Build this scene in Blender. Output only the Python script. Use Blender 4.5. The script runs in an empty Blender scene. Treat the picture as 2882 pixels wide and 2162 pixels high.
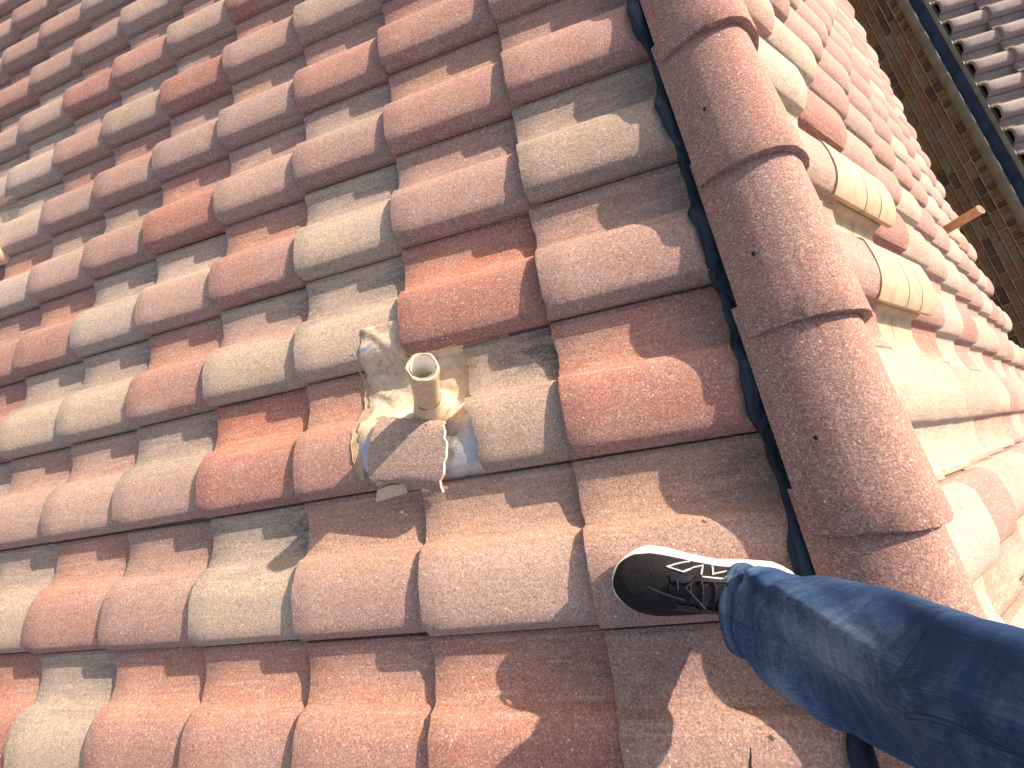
import bpy, math, random
import numpy as np
from mathutils import Vector, Matrix
random.seed(7); rng = np.random.default_rng(7)
scene = bpy.context.scene
COL = scene.collection
# ------------------------------------------------------------------ camera
CAM = Vector((-0.68856, -1.87277, 0.60757))
RM = Matrix(((0.9817134, 0.0998783, -0.1620589),
             (-0.1391653, 0.9574134, -0.2529675),
             (0.1298914, 0.2708946, 0.9538052)))
cd = bpy.data.cameras.new('camera'); cam = bpy.data.objects.new('camera', cd); COL.objects.link(cam)
cam.matrix_world = Matrix.Translation(CAM) @ RM.to_4x4()
cd.sensor_width = 36.0; cd.lens = 1104.73 / 2882 * 36.0
cd.clip_start = 0.02; cd.clip_end = 400
scene.camera = cam
# ------------------------------------------------------------------ sun, sky, exposure
TOSUN = Vector((0.605, 0.508, 0.613)).normalized()
sun_el = math.asin(TOSUN.z); sun_az = math.atan2(TOSUN.x, TOSUN.y)
w = bpy.data.worlds.new('World'); scene.world = w; w.use_nodes = True
nt = w.node_tree; nt.nodes.clear()
sk = nt.nodes.new('ShaderNodeTexSky'); sk.sky_type = 'NISHITA'; sk.sun_disc = False
sk.sun_elevation = sun_el; sk.sun_rotation = sun_az; sk.air_density = 1.0; sk.dust_density = 3.0; sk.ozone_density = 0.3
bg = nt.nodes.new('ShaderNodeBackground'); bg.inputs['Strength'].default_value = 0.135
ow = nt.nodes.new('ShaderNodeOutputWorld')
nt.links.new(sk.outputs[0], bg.inputs[0]); nt.links.new(bg.outputs[0], ow.inputs[0])
sl_ = bpy.data.lights.new('sun', 'SUN'); sl_.energy = 4.4; sl_.angle = math.radians(0.5); sl_.color = (1.0, 0.945, 0.885)
so = bpy.data.objects.new('sun', sl_); COL.objects.link(so)
so.rotation_euler = (-TOSUN).to_track_quat('-Z', 'Y').to_euler()
scene.view_settings.view_transform = 'Standard'; scene.view_settings.look = 'None'
scene.view_settings.exposure = 0.92; scene.view_settings.gamma = 1.0
scene.view_settings.use_curve_mapping = False
scene.view_settings.use_white_balance = True
scene.view_settings.white_balance_temperature = 7400; scene.view_settings.white_balance_tint = 17

# ------------------------------------------------------------------ helpers
def tag(o, label=None, cat=None, group=None, kind=None):
    if label: o['label'] = label
    if cat: o['category'] = cat
    if group: o['group'] = group
    if kind: o['kind'] = kind
    return o
def empty(name, loc=(0, 0, 0)):
    o = bpy.data.objects.new(name, None); COL.objects.link(o); o.location = loc; o.empty_display_size = .05
    return o
def link(name, me, mat=None, parent=None, smooth=None):
    o = bpy.data.objects.new(name, me); COL.objects.link(o)
    if mat and not me.materials: me.materials.append(mat)
    if parent: o.parent = parent; o.matrix_parent_inverse = Matrix.Translation(-Vector(parent.location))
    return o
def mk(name, vs, fs, mat=None, parent=None, smooth=None):
    me = bpy.data.meshes.new(name); me.from_pydata([tuple(v) for v in vs], [], fs); me.update()
    if smooth is not None:
        me.polygons.foreach_set('use_smooth', [True] * len(me.polygons)); me.set_sharp_from_angle(angle=math.radians(smooth))
    return link(name, me, mat, parent)
def grid_faces(nu, nv, off=0, closed_v=False):
    f = []
    for i in range(nu - 1):
        for j in range(nv if closed_v else nv - 1):
            k = (j + 1) % nv
            f.append((off + i * nv + j, off + (i + 1) * nv + j, off + (i + 1) * nv + k, off + i * nv + k))
    return f
def shell(top, bot, nu, nv):
    """closed slab from two nu x nv point grids"""
    vs = list(top) + list(bot); N = nu * nv
    fs = grid_faces(nu, nv)
    fs += [tuple(reversed(f)) for f in grid_faces(nu, nv, N)]
    for i in range(nu - 1):
        a, b = i * nv, (i + 1) * nv; fs.append((a, N + a, N + b, b))
        a, b = i * nv + nv - 1, (i + 1) * nv + nv - 1; fs.append((b, N + b, N + a, a))
    for j in range(nv - 1):
        a, b = j, j + 1; fs.append((b, N + b, N + a, a))
        a, b = (nu - 1) * nv + j, (nu - 1) * nv + j + 1; fs.append((a, N + a, N + b, b))
    return vs, fs
def box(vs, fs, lo, hi):
    k = len(vs)
    for x in (lo[0], hi[0]):
        for y in (lo[1], hi[1]):
            for z in (lo[2], hi[2]): vs.append((x, y, z))
    for f in ((0, 1, 3, 2), (4, 6, 7, 5), (0, 4, 5, 1), (2, 3, 7, 6), (0, 2, 6, 4), (1, 5, 7, 3)): fs.append(tuple(k + i for i in f))
def tube(pts, r, n=10, cap=True):
    vs, fs = [], []
    P = [Vector(p) for p in pts]
    for i, p in enumerate(P):
        d = (P[min(i + 1, len(P) - 1)] - P[max(i - 1, 0)]).normalized()
        s = d.cross(Vector((0.13, 0.31, 0.94))).normalized(); t_ = d.cross(s)
        rr = r[i] if hasattr(r, '__len__') else r
        for k in range(n):
            a = 2 * math.pi * k / n; vs.append(p + s * (rr * math.cos(a)) + t_ * (rr * math.sin(a)))
    fs = grid_faces(len(P), n, 0, True)
    if cap: fs += [tuple(range(n))[::-1], tuple(range((len(P) - 1) * n, len(P) * n))]
    return vs, fs

# ------------------------------------------------------------------ node helpers
class NT:
    def __init__(s, name):
        s.m = bpy.data.materials.new(name); s.m.use_nodes = True; s.t = s.m.node_tree; s.t.nodes.clear()
        s.out = s.n('ShaderNodeOutputMaterial'); s.b = s.n('ShaderNodeBsdfPrincipled'); s.l(s.b.outputs[0], s.out.inputs[0])
        s.b.inputs['Specular IOR Level'].default_value = 0.25
    def n(s, k, **kw):
        x = s.t.nodes.new(k)
        for a, v in kw.items(): setattr(x, a, v)
        return x
    def l(s, a, b): s.t.links.new(a, b)
    def set(s, sock, v):
        if hasattr(v, 'is_linked') or hasattr(v, 'links'): s.l(v, sock)
        else: sock.default_value = v
    def math(s, op, a, b=0.0, c=None, clamp=False):
        x = s.n('ShaderNodeMath', operation=op, use_clamp=clamp); s.set(x.inputs[0], a); s.set(x.inputs[1], b)
        if c is not None: s.set(x.inputs[2], c)
        return x.outputs[0]
    def noise(s, vec, scale, detail=2, rough=.5, dist=0):
        x = s.n('ShaderNodeTexNoise'); s.l(vec, x.inputs['Vector']); x.inputs['Scale'].default_value = scale
        x.inputs['Detail'].default_value = detail; x.inputs['Roughness'].default_value = rough; x.inputs['Distortion'].default_value = dist
        return x.outputs['Fac']
    def ramp(s, f, a, b, lo=0.0, hi=1.0):
        x = s.n('ShaderNodeMapRange', interpolation_type='SMOOTHSTEP'); s.set(x.inputs[0], f)
        x.inputs[1].default_value = a; x.inputs[2].default_value = b; x.inputs[3].default_value = lo; x.inputs[4].default_value = hi
        return x.outputs[0]
    def mix(s, f, a, b, mode='MIX'):
        x = s.n('ShaderNodeMix', data_type='RGBA', blend_type=mode); s.set(x.inputs[0], f)
        s.set(x.inputs[6], a if not isinstance(a, tuple) else (*a[:3], 1)); s.set(x.inputs[7], b if not isinstance(b, tuple) else (*b[:3], 1))
        return x.outputs[2]
    def mapping(s, vec, sc, loc=(0, 0, 0), rot=(0, 0, 0)):
        x = s.n('ShaderNodeMapping'); s.l(vec, x.inputs[0]); x.inputs['Scale'].default_value = sc
        x.inputs['Location'].default_value = loc; x.inputs['Rotation'].default_value = rot
        return x.outputs[0]
    def bump(s, h, dist, strength=1.0, prev=None):
        x = s.n('ShaderNodeBump'); s.l(h, x.inputs['Height']); x.inputs['Distance'].default_value = dist; x.inputs['Strength'].default_value = strength
        if prev: s.l(prev, x.inputs['Normal'])
        return x.outputs[0]
    def fin(s, col=None, rough=None, nrm=None, metal=None, spec=None):
        if col is not None: s.set(s.b.inputs['Base Color'], col if not isinstance(col, tuple) else (*col[:3], 1))
        if rough is not None: s.set(s.b.inputs['Roughness'], rough)
        if nrm is not None: s.l(nrm, s.b.inputs['Normal'])
        if metal is not None: s.set(s.b.inputs['Metallic'], metal)
        if spec is not None: s.b.inputs['Specular IOR Level'].default_value = spec
        return s.m

def grit(N, vec, col, grain=1.0, fleck=0.5):
    """sand-faced concrete: light and dark grains, pores; returns colour and bump normal"""
    fine = N.noise(vec, 330, 2.5, .75)
    mid = N.noise(vec, 95, 3, .6)
    v1 = N.n('ShaderNodeTexVoronoi'); N.l(vec, v1.inputs['Vector']); v1.inputs['Scale'].default_value = 330
    cr = N.n('ShaderNodeSeparateColor'); N.l(v1.outputs['Color'], cr.inputs[0])
    light = N.math('GREATER_THAN', cr.outputs[0], .86); dark = N.math('LESS_THAN', cr.outputs[0], .13)
    big = N.n('ShaderNodeTexVoronoi'); N.l(vec, big.inputs['Vector']); big.inputs['Scale'].default_value = 150
    bc = N.n('ShaderNodeSeparateColor'); N.l(big.outputs['Color'], bc.inputs[0])
    rare = N.math('MULTIPLY', N.math('GREATER_THAN', bc.outputs[1], .985), N.math('LESS_THAN', big.outputs['Distance'], .28))
    g = N.ramp(fine, .25, .75, 1 - .40 * grain, 1 + .40 * grain)
    g = N.math('MULTIPLY', g, N.ramp(mid, .2, .8, .9, 1.1))
    gc = N.n('ShaderNodeCombineColor')
    for i in range(3): N.l(g, gc.inputs[i])
    col = N.mix(1.0, col, gc.outputs[0], 'MULTIPLY')
    col = N.mix(N.math('MULTIPLY', light, .30 * fleck), col, (.72, .58, .47))
    col = N.mix(N.math('MULTIPLY', dark, .30 * fleck), col, (.10, .05, .04))
    col = N.mix(N.math('MULTIPLY', rare, .75), col, (.80, .72, .62))
    h = N.math('ADD', N.math('MULTIPLY', fine, 1.0), N.math('MULTIPLY', cr.outputs[0], .5))
    nrm = N.bump(h, .0011, .75)
    nrm = N.bump(mid, .0014, .45, nrm)
    return col, nrm

def tile_material(name, stuff=False, grain=1.0):
    N = NT(name); at = 'GEOMETRY' if stuff else 'OBJECT'
    def attr(nm): return N.n('ShaderNodeAttribute', attribute_type=at, attribute_name=nm)
    base, wash, misc = attr('base').outputs['Color'], attr('wash').outputs['Color'], attr('misc').outputs['Vector']
    ms = N.n('ShaderNodeSeparateXYZ'); N.l(misc, ms.inputs[0])          # grime, seed, streaks
    if stuff: loc = N.n('ShaderNodeAttribute', attribute_type='GEOMETRY', attribute_name='loc').outputs['Vector']
    else: loc = N.n('ShaderNodeTexCoord').outputs['Object']
    sx = N.n('ShaderNodeSeparateXYZ'); N.l(loc, sx.inputs[0])
    x, u = sx.outputs[0], sx.outputs[1]
    off = N.n('ShaderNodeCombineXYZ'); N.l(ms.outputs[1], off.inputs[0]); N.l(ms.outputs[1], off.inputs[1]); N.l(ms.outputs[1], off.inputs[2])
    va = N.n('ShaderNodeVectorMath', operation='ADD'); N.l(loc, va.inputs[0]); N.l(off.outputs[0], va.inputs[1]); vec = va.outputs[0]
    streak = N.noise(N.mapping(vec, (2.2, 24, 24)), 1.0, 4, .6, .3)
    blot = N.noise(N.mapping(vec, (5, 9, 9)), 1.0, 4, .6, .4)
    fine_st = N.noise(N.mapping(vec, (7, 120, 120)), 1.0, 3, .6, .2)
    # factory colour wash: strongest from the valley up to the kink
    un = N.math('ADD', u, N.math('MULTIPLY', N.math('SUBTRACT', streak, .5), .09))
    mask = N.math('MULTIPLY', N.ramp(un, .135, .185), N.ramp(un, .335, .245))
    mask = N.math('MULTIPLY', mask, N.ramp(blot, .25, .6, .55, 1))
    col = N.mix(N.math('MULTIPLY', mask, .95), base, wash)
    # mauve/dusty lower flank of the roll and long streaks
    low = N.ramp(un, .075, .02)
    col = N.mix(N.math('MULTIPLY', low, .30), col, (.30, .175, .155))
    st = N.math('MULTIPLY', N.ramp(streak, .50, .72), ms.outputs[2])
    col = N.mix(N.math('MULTIPLY', st, .55), col, wash)
    ps = N.math('MULTIPLY', N.ramp(u, .10, .20), .30)
    col = N.mix(N.math('MULTIPLY', N.ramp(fine_st, .53, .70), N.math('ADD', ps, .16)), col, (.21, .16, .145))
    col = N.mix(N.math('MULTIPLY', N.ramp(fine_st, .46, .28), N.math('ADD', ps, .12)), col, (.56, .44, .35))
    dust = N.noise(N.mapping(vec, (3, 5, 5), (4, 9, 1)), 1.0, 5, .65, .8)
    col = N.mix(N.ramp(dust, .48, .72, 0, .42), col, (.43, .335, .275))
    col = N.mix(N.ramp(dust, .44, .26, 0, .30), col, (.22, .125, .10))
    dl = N.math('MULTIPLY', N.ramp(blot, .55, .75), .30)
    col = N.mix(dl, col, (.36, .28, .235))
    # grey-green grime where water and dust leave the joint
    gx = N.math('MAXIMUM', N.ramp(x, .20, .33), N.ramp(x, .045, .0, 0, .55))
    gu = N.math('MULTIPLY', N.ramp(un, .19, .23), N.ramp(un, .325, .28))
    gn = N.noise(N.mapping(vec, (16, 55, 55)), 1.0, 5, .7, .5)
    gr = N.math('MULTIPLY', N.math('MULTIPLY', gx, gu), N.math('MULTIPLY', N.ramp(gn, .38, .60), ms.outputs[0]), clamp=True)
    col = N.mix(N.math('MULTIPLY', gr, .85), col, (.085, .088, .085))
    pg = N.math('MULTIPLY', N.math('MULTIPLY', gu, N.ramp(gn, .50, .68)), N.math('MULTIPLY', ms.outputs[0], .5))
    col = N.mix(pg, col, (.17, .165, .155))
    # thin dark line beside the side lap
    col = N.mix(N.math('MULTIPLY', N.ramp(u, .306, .318), .5), col, (.12, .07, .06))
    col, nrm = grit(N, vec, col, grain, .9)
    return N.fin(col, .92, nrm, spec=.12)
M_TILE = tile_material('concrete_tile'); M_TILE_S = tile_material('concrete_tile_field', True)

def cap_material():
    N = NT('ridge_cap_concrete'); tc = N.n('ShaderNodeTexCoord').outputs['Object']
    oi = N.n('ShaderNodeObjectInfo'); sc = N.n('ShaderNodeVectorMath', operation='ADD'); N.l(tc, sc.inputs[0])
    cx = N.n('ShaderNodeCombineXYZ'); N.l(oi.outputs['Random'], cx.inputs[0]); N.l(oi.outputs['Random'], cx.inputs[1]); N.l(cx.outputs[0], sc.inputs[1]); v = sc.outputs[0]
    bl = N.noise(N.mapping(v, (11, 4, 11)), 1.0, 4, .6, .5)
    col = N.mix(N.ramp(bl, .35, .68), (.370, .195, .155), (.335, .215, .172))
    b2 = N.noise(N.mapping(v, (14, 9, 14), (3, 1, 2)), 1.0, 3, .6)
    col = N.mix(N.ramp(b2, .55, .75, 0, .5), col, (.43, .18, .15))
    b3 = N.noise(N.mapping(v, (26, 3.5, 26), (7, 5, 2)), 1.0, 3, .6)
    col = N.mix(N.ramp(b3, .52, .74, 0, .38), col, (.22, .14, .115))
    b4 = N.noise(v, 17, 2, .5); col = N.mix(N.ramp(b4, .70, .80, 0, .45), col, (.52, .46, .40))
    col, nrm = grit(N, v, col, 1.15, 1.0)
    return N.fin(col, .92, nrm, spec=.12)
M_CAP = cap_material()

def plain(name, col, rough=.8, noise_s=None, amp=.15, bump_s=None, bump_d=.001, metal=0, spec=.3):
    N = NT(name); tc = N.n('ShaderNodeTexCoord').outputs['Object']; c = col; nrm = None
    if noise_s:
        f = N.noise(tc, noise_s, 4, .6)
        c = N.mix(N.ramp(f, .3, .7), tuple(x * (1 - amp) for x in col), tuple(min(1, x * (1 + amp)) for x in col))
    if bump_s: nrm = N.bump(N.noise(tc, bump_s, 3, .6), bump_d)
    return N.fin(c, rough, nrm, metal, spec)

def flashing_material():
    N = NT('painted_lead_flashing'); tc = N.n('ShaderNodeTexCoord').outputs['Object']
    # wrinkles follow the stretched lead
    wv = N.noise(N.mapping(tc, (14, 70, 30)), 1.0, 4, .6, 1.6)
    sm = N.noise(tc, 26, 4, .6, .8); big = N.noise(tc, 9, 3, .55, .5)
    col = N.mix(N.ramp(sm, .3, .7), (.55, .40, .26), (.68, .55, .39))
    col = N.mix(N.ramp(big, .50, .68, 0, .7), col, (.40, .25, .14))
    col = N.mix(N.ramp(wv, .60, .72, 0, .45), col, (.30, .20, .12))
    vc = N.n('ShaderNodeAttribute', attribute_type='GEOMETRY', attribute_name='bare'); bare = vc.outputs['Fac']
    patch = N.math('ADD', bare, N.math('MULTIPLY', N.math('SUBTRACT', wv, .5), 1.6))
    pm = N.ramp(patch, .52, .64)
    col = N.mix(pm, col, (.50, .50, .50))
    darkm = N.ramp(N.noise(tc, 30, 5, .7, 1.8), .55, .68, 0, .6)
    col = N.mix(darkm, col, (.20, .17, .15))
    nrm = N.bump(wv, .004, .65); nrm = N.bump(sm, .003, .45, nrm)
    rough = N.mix(pm, (.55, .55, .55), (.30, .30, .30))
    met = N.math('MULTIPLY', pm, .75)
    return N.fin(col, .52, nrm, met, .35)
M_FLASH = flashing_material()
M_TAN = plain('tan_paint', (.62, .47, .31), .55, 60, .12, 120, .0006)
M_TANV = plain('tan_vent_paint', (.47, .345, .22), .6, 22, .14, 200, .0004)
M_TAND = plain('tan_paint_aged', (.42, .30, .19), .6, 40, .2, 120, .0008)
M_PVC = plain('white_pvc', (.78, .76, .70), .4, 20, .05)
M_METAL = plain('bare_galvanised_metal', (.55, .60, .68), .28, 40, .12, 35, .004, metal=.85, spec=.5)
M_DARK = plain('dark_gap', (.03, .025, .025), .9)
M_GROOVE = plain('vent_groove', (.20, .12, .07), .8)
def seal_material():
    N = NT('blue_black_rubber'); tc = N.n('ShaderNodeTexCoord').outputs['Object']
    f = N.noise(N.mapping(tc, (60, 5, 60)), 1.0, 4, .6, .6)
    col = N.mix(N.ramp(f, .35, .7), (.009, .017, .030), (.028, .045, .07))
    dust = N.noise(tc, 22, 4, .6); col = N.mix(N.ramp(dust, .6, .78, 0, .25), col, (.16, .15, .15))
    return N.fin(col, .58, N.bump(f, .006, .9), spec=.25)
M_SEAL = seal_material()

def denim_material(name, base=(.018, .050, .118), light=(.25, .37, .50)):
    N = NT(name); tc = N.n('ShaderNodeTexCoord').outputs['UV']
    m1 = N.noise(N.mapping(tc, (420, 60, 1)), 1.0, 3, .7); m2 = N.noise(N.mapping(tc, (70, 500, 1)), 1.0, 3, .7)
    wv = N.n('ShaderNodeTexWave'); N.l(N.mapping(tc, (1, 1, 1), rot=(0, 0, .7)), wv.inputs[0]); wv.inputs['Scale'].default_value = 170; wv.inputs['Distortion'].default_value = 1.5
    fade = N.n('ShaderNodeAttribute', attribute_type='GEOMETRY', attribute_name='fade').outputs['Fac']
    f = N.noise(N.mapping(tc, (5, 9, 1)), 1.0, 5, .65, .8); slub = N.noise(N.mapping(tc, (9, 110, 1)), 1.0, 3, .6)
    k = N.math('ADD', N.math('MULTIPLY', fade, .9), N.math('MULTIPLY', N.math('SUBTRACT', f, .5), .75))
    k = N.math('ADD', k, N.math('MULTIPLY', N.math('SUBTRACT', slub, .5), .45))
    k = N.math('ADD', k, N.math('MULTIPLY', N.math('SUBTRACT', m1, .5), .55))
    k = N.math('ADD', k, N.math('MULTIPLY', N.math('SUBTRACT', m2, .5), .35))
    col = N.mix(N.ramp(k, -.1, .95), base, light)
    dk = N.noise(N.mapping(tc, (3, 4, 1), (4, 2, 0)), 1.0, 4, .6, .5)
    col = N.mix(N.ramp(dk, .5, .75, 0, .35), col, (.05, .06, .075))
    h = N.math('ADD', m1, N.math('MULTIPLY', wv.outputs['Fac'], .12))
    nrm = N.bump(h, .0008, .6); nrm = N.bump(f, .006, .35, nrm)
    return N.fin(col, .9, nrm, spec=.1)
M_DENIM = denim_material('blue_denim'); M_DENIM2 = denim_material('denim_seam', (.010, .022, .05), (.09, .13, .20))
def mesh_fabric():
    N = NT('black_knit'); tc = N.n('ShaderNodeTexCoord').outputs['Object']
    v = N.n('ShaderNodeTexVoronoi'); N.l(N.mapping(tc, (1, 1.9, 1.3)), v.inputs['Vector']); v.inputs['Scale'].default_value = 330
    d = N.noise(tc, 30, 4, .6); col = N.mix(N.ramp(d, .5, .75, 0, .3), (.007, .007, .008), (.05, .045, .042))
    col = N.mix(N.ramp(v.outputs['Distance'], .3, .6, 0, .4), col, (.028, .028, .03))
    return N.fin(col, .8, N.bump(v.outputs['Distance'], .0012, .8), spec=.2)
M_KNIT = mesh_fabric()
M_BLACK = plain('black_overlay', (.012, .012, .014), .45, 60, .3, 90, .0005)
M_LACE = plain('black_lace', (.010, .010, .011), .75, 400, .5, 900, .0005)
M_SOLE = plain('white_foam_sole', (.74, .71, .65), .6, 35, .08, 60, .0012)
M_SILVER = plain('silver_print', (.50, .52, .52), .35, 80, .12, metal=.3)
M_BRICK_VARIANTS = []
def brick_material(name, c1, c2, c3):
    N = NT(name); tc = N.n('ShaderNodeTexCoord').outputs['Object']
    oi = N.n('ShaderNodeObjectInfo').outputs['Random']
    cx = N.n('ShaderNodeCombineXYZ'); N.l(N.math('MULTIPLY', oi, 31.0), cx.inputs[0]); N.l(N.math('MULTIPLY', oi, 17.0), cx.inputs[1])
    av = N.n('ShaderNodeVectorMath', operation='ADD'); N.l(tc, av.inputs[0]); N.l(cx.outputs[0], av.inputs[1]); v = av.outputs[0]
    a = N.noise(v, 14, 5, .7, .6); b = N.noise(v, 45, 4, .7)
    col = N.mix(N.ramp(a, .35, .65), c1, c2); col = N.mix(N.ramp(b, .5, .72, 0, .7), col, c3)
    sm = N.noise(v, 20, 4, .65, 1.0); col = N.mix(N.ramp(sm, .62, .72, 0, .65), col, (.42, .37, .30))
    return N.fin(col, .9, N.bump(b, .004), spec=.15)
BR = [brick_material('brick_brown', (.19, .11, .065), (.27, .155, .085), (.09, .055, .04)),
      brick_material('brick_orange', (.19, .105, .055), (.24, .14, .07), (.12, .07, .045)),
      brick_material('brick_dark', (.08, .055, .042), (.15, .09, .055), (.03, .022, .02)),
      brick_material('brick_tan', (.19, .145, .10), (.24, .19, .13), (.13, .085, .055))]
M_MORTAR = plain('mortar', (.35, .30, .21), .95, 25, .2, 90, .003)
M_GROUND = plain('bare_soil', (.16, .12, .085), .95, 2, .3, 30, .02)
M_GUT = plain('bronze_gutter_metal', (.20, .185, .155), .45, 8, .2, spec=.4)
M_GUTIN = plain('gutter_sky_reflection_blue', (.032, .058, .092), .4, 12, .3, 60, .001, spec=.5)  # sky reflection inside the gutter, painted as dark blue base colour
M_OLIVE = plain('olive_drip_edge', (.24, .235, .185), .55, 10, .2)
M_DECK = plain('roof_underlay', (.05, .045, .045), .9, 10, .2)

# ------------------------------------------------------------------ roof geometry
TH = 0.441721; CT, ST = math.cos(TH), math.sin(TH)
AX = 0.343; BW = 0.3237864
SL, YL, SR, YR = 0.5195010, -0.5374816, 0.5111946, -1.2141361
DOFF = {-1: 0.0261793 * AX, -2: -0.0793217 * AX}
PROF = [(0, -.0085), (.0, -.004), (.003, .0005), (.010, .0095), (.0165, .0180), (.0235, .0222), (.042, .0254), (.065, .0280), (.09, .0293), (.11, .0289), (.13, .0265),
        (.15, .0210), (.165, .0140), (.175, .0078), (.1805, .0035), (.1840, -.0060), (.1875, -.0150), (.195, -.0195), (.21, -.0238), (.24, -.028),
        (.265, -.0272), (.285, -.0235), (.300, -.0192), (.303, -.0172), (.307, -.0166), (.3095, -.0180), (.3175, -.0158), (.3195, -.0250), (.337, -.0255)]
TILT = .0205 / .343; TL = .415
def prof(u):
    P = PROF[1:]
    if u <= 0: return P[0][1]
    for (a, ha), (b, hb) in zip(P, P[1:]):
        if u <= b: return ha + (hb - ha) * (u - a) / max(b - a, 1e-9)
    return P[-1][1]
tL = Vector((-CT, 0, -ST)); nL = Vector((-ST, 0, CT)); tR = Vector((CT, 0, -ST)); nR = Vector((ST, 0, CT))
def LF(s, y, h): return tL * s + nL * h + Vector((0, y, 0))
def s_left(c): return SL + AX * (c + 2) + DOFF.get(c, 0)
def MLEFT(s, y, h=0):
    return Matrix.Translation(LF(s, y, h)) @ Matrix(((CT, 0, -ST), (0, 1, 0), (ST, 0, CT))).to_4x4()
def MRIGHT(s, y, h=0):
    return Matrix.Translation(tR * s + nR * (h + .02) + Vector((0, y, 0))) @ Matrix(((-CT, 0, ST), (0, -1, 0), (ST, 0, CT))).to_4x4()

def tile_grid(seed, xs, x0f=None, x1f=None, thick=.018, umax=None):
    r = np.random.default_rng(seed); top = []; bot = []
    P = [(u, h) for u, h in PROF if umax is None or u <= umax]
    ch = [r.normal(0, .0007) for _ in P]
    if seed % 3 == 1:
        k = r.integers(2, 6); ch[k] += .004; ch[k + 1] += .006; ch[k - 1] += .002
    if seed % 4 == 2:
        k = r.integers(14, 20); ch[k] += .003; ch[k + 1] += .004
    if seed in (3, 8): ch[1] += .007; ch[2] += .006; ch[3] += .003
    warp = [r.normal(0, .0005) for _ in P]
    for i, x in enumerate(xs):
        f = x / TL
        for j, (u, h) in enumerate(P):
            xx = x
            if x0f and i <= 1: xx = x0f(u) + x
            elif x0f: xx = x0f(u) + (xs[-1] - x0f(u)) * (i - 1) / (len(xs) - 2) if i > 1 else x
            if i <= 1: xx += ch[j]
            z = h - TILT * xx + (0 if i else -.0012) + r.normal(0, .0002) + warp[j] * (1 - f)
            uu = u + (0 if i else 0)
            top.append((xx, uu, z))
            # lower skin: offset by tile thickness, hollow under the roll
            d = thick if j else 0.003
            zb = h - TILT * xx - d
            if j == 0: zb = h - .002 - TILT * xx
            if u == 0: ub = u + .0
            else: ub = u
            if .001 < u < .03: ub = u + .006 * (1 - u / .03); 
            if .178 < u < .2: ub = u - .006
            bot.append((xx, ub, zb))
    return top, bot, len(xs), len(P)
XS = [0, .003, .07, .14, .21, .28, .345, TL]
def tile_mesh(name, seed, x0f=None, x1=None):
    xs = XS if x1 is None else [0, .003] + list(np.linspace(0, x1, 7)[1:])
    top, bot, a, b = tile_grid(seed, xs, x0f)
    vs, fs = shell(top, bot, a, b)
    me = bpy.data.meshes.new(name); me.from_pydata(vs, [], fs); me.update()
    me.polygons.foreach_set('use_smooth', [True] * len(me.polygons)); me.set_sharp_from_angle(angle=math.radians(32))
    return me
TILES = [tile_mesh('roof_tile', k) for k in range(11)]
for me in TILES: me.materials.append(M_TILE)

# palette (albedo)
BASE = {'R': (.37, .168, .128), 'Q': (.39, .208, .163), 'P': (.385, .240, .190), 'M': (.365, .245, .200), 'B': (.36, .24, .180),
        'T': (.385, .285, .215), 'C': (.465, .365, .265), 'L': (.44, .295, .230), 'K': (.43, .345, .270)}
WASH = {'o': (.455, .225, .155), 'O': (.53, .21, .125), 'r': (.355, .170, .130), 'p': (.39, .235, .180), 't': (.36, .265, .200), 'c': (.45, .36, .27),
        'g': (.33, .265, .210), 'a': (.44, .26, .180)}
# tiles one can tell apart: (course, row) -> roll colour, pan wash, grime
LMAP = {}
def row(r, c0, spec):
    for i, s_ in enumerate(spec.split()):
        c = c0 - i; g = 0.25
        if len(s_) > 2: g = int(s_[2]) / 5
        LMAP[(c, r)] = (s_[0], s_[1], g)
row(-7, 8, 'Pt Pp Tt')
row(-6, 8, 'Pt Pt Mp Tt')
row(-5, 8, 'Qr Pt Pt Tt')
row(-4, 7, 'Pt Bt Pp Kg Tt')
row(-3, 7, 'Pt Qr Bt Mr Tt Tt')
row(-2, 6, 'Mt Tt1 Rt Qt Tr Rt Pp')
row(-1, 6, 'Kt Kt Pt Tt Rt Po1 Tt Qt')
row(0, 5, 'Kc1 Mr Pr Mp Ma1 Qp Qr1 Pp')
row(1, 4, 'Lt Pt Ro1 Lp Pt1 Qa1 Qp1')
row(2, 5, 'Qp Qo Kg4 Lc2 Qo Cg2 Pp Tt1')
row(3, 4, 'Cg1 Cg3 Qo2 Cp3 CK3'.replace('CK3', 'Cg3') + ' RO2 Pp')
row(4, 5, 'Lt Lp1 Lp1 Lg2 RO1 Qo1 Ta2 Ro1')
row(5, 4, 'Cg1 Qo2 Pp2 Cg5 Pa1 La1 Pa2')
row(6, 4, 'Ro2 Cg2 Qo2 Qo1 Qo2 Ro2 Pp2')
row(7, 4, 'Ro Cg Qp Qo Po Qo Pt')
RMAP = {}
def rrow(r, c0, spec):
    for i, s_ in enumerate(spec.split()): RMAP[(c0 + i, r)] = (s_[0], s_[1], .0)
rrow(-5, 4, 'Pp Mt Qp Cc Mt Pp Tt Qp')
rrow(-4, 3, 'Pp Pp Qp Pp Mt Qp Cc Qp Lp')
rrow(-3, 2, 'Pp Mp Pp Qp Cc Pp Cc Tt Lt Pp')
rrow(-2, 1, 'Cc Qp Mt Qp Qp Pp Cc Tt Cc Qp Lp')
rrow(-1, 0, 'Cc Rr Pp Qp Cc Qp Mt Cc Mt Qp Cc Qp')
rrow(0, 0, 'Tp Lc Rr Tc Lp Cc Pp Mp Cc Qp Mp Cc')
rrow(1, 0, 'Pr Cc Lr Kc Rp Tc Lr Pc Qp Cc Pp Cc')
rrow(2, 0, 'Cc Cc Tc Tp Cp Qp Pc Cp Qc Cp Qp Cc')
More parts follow.
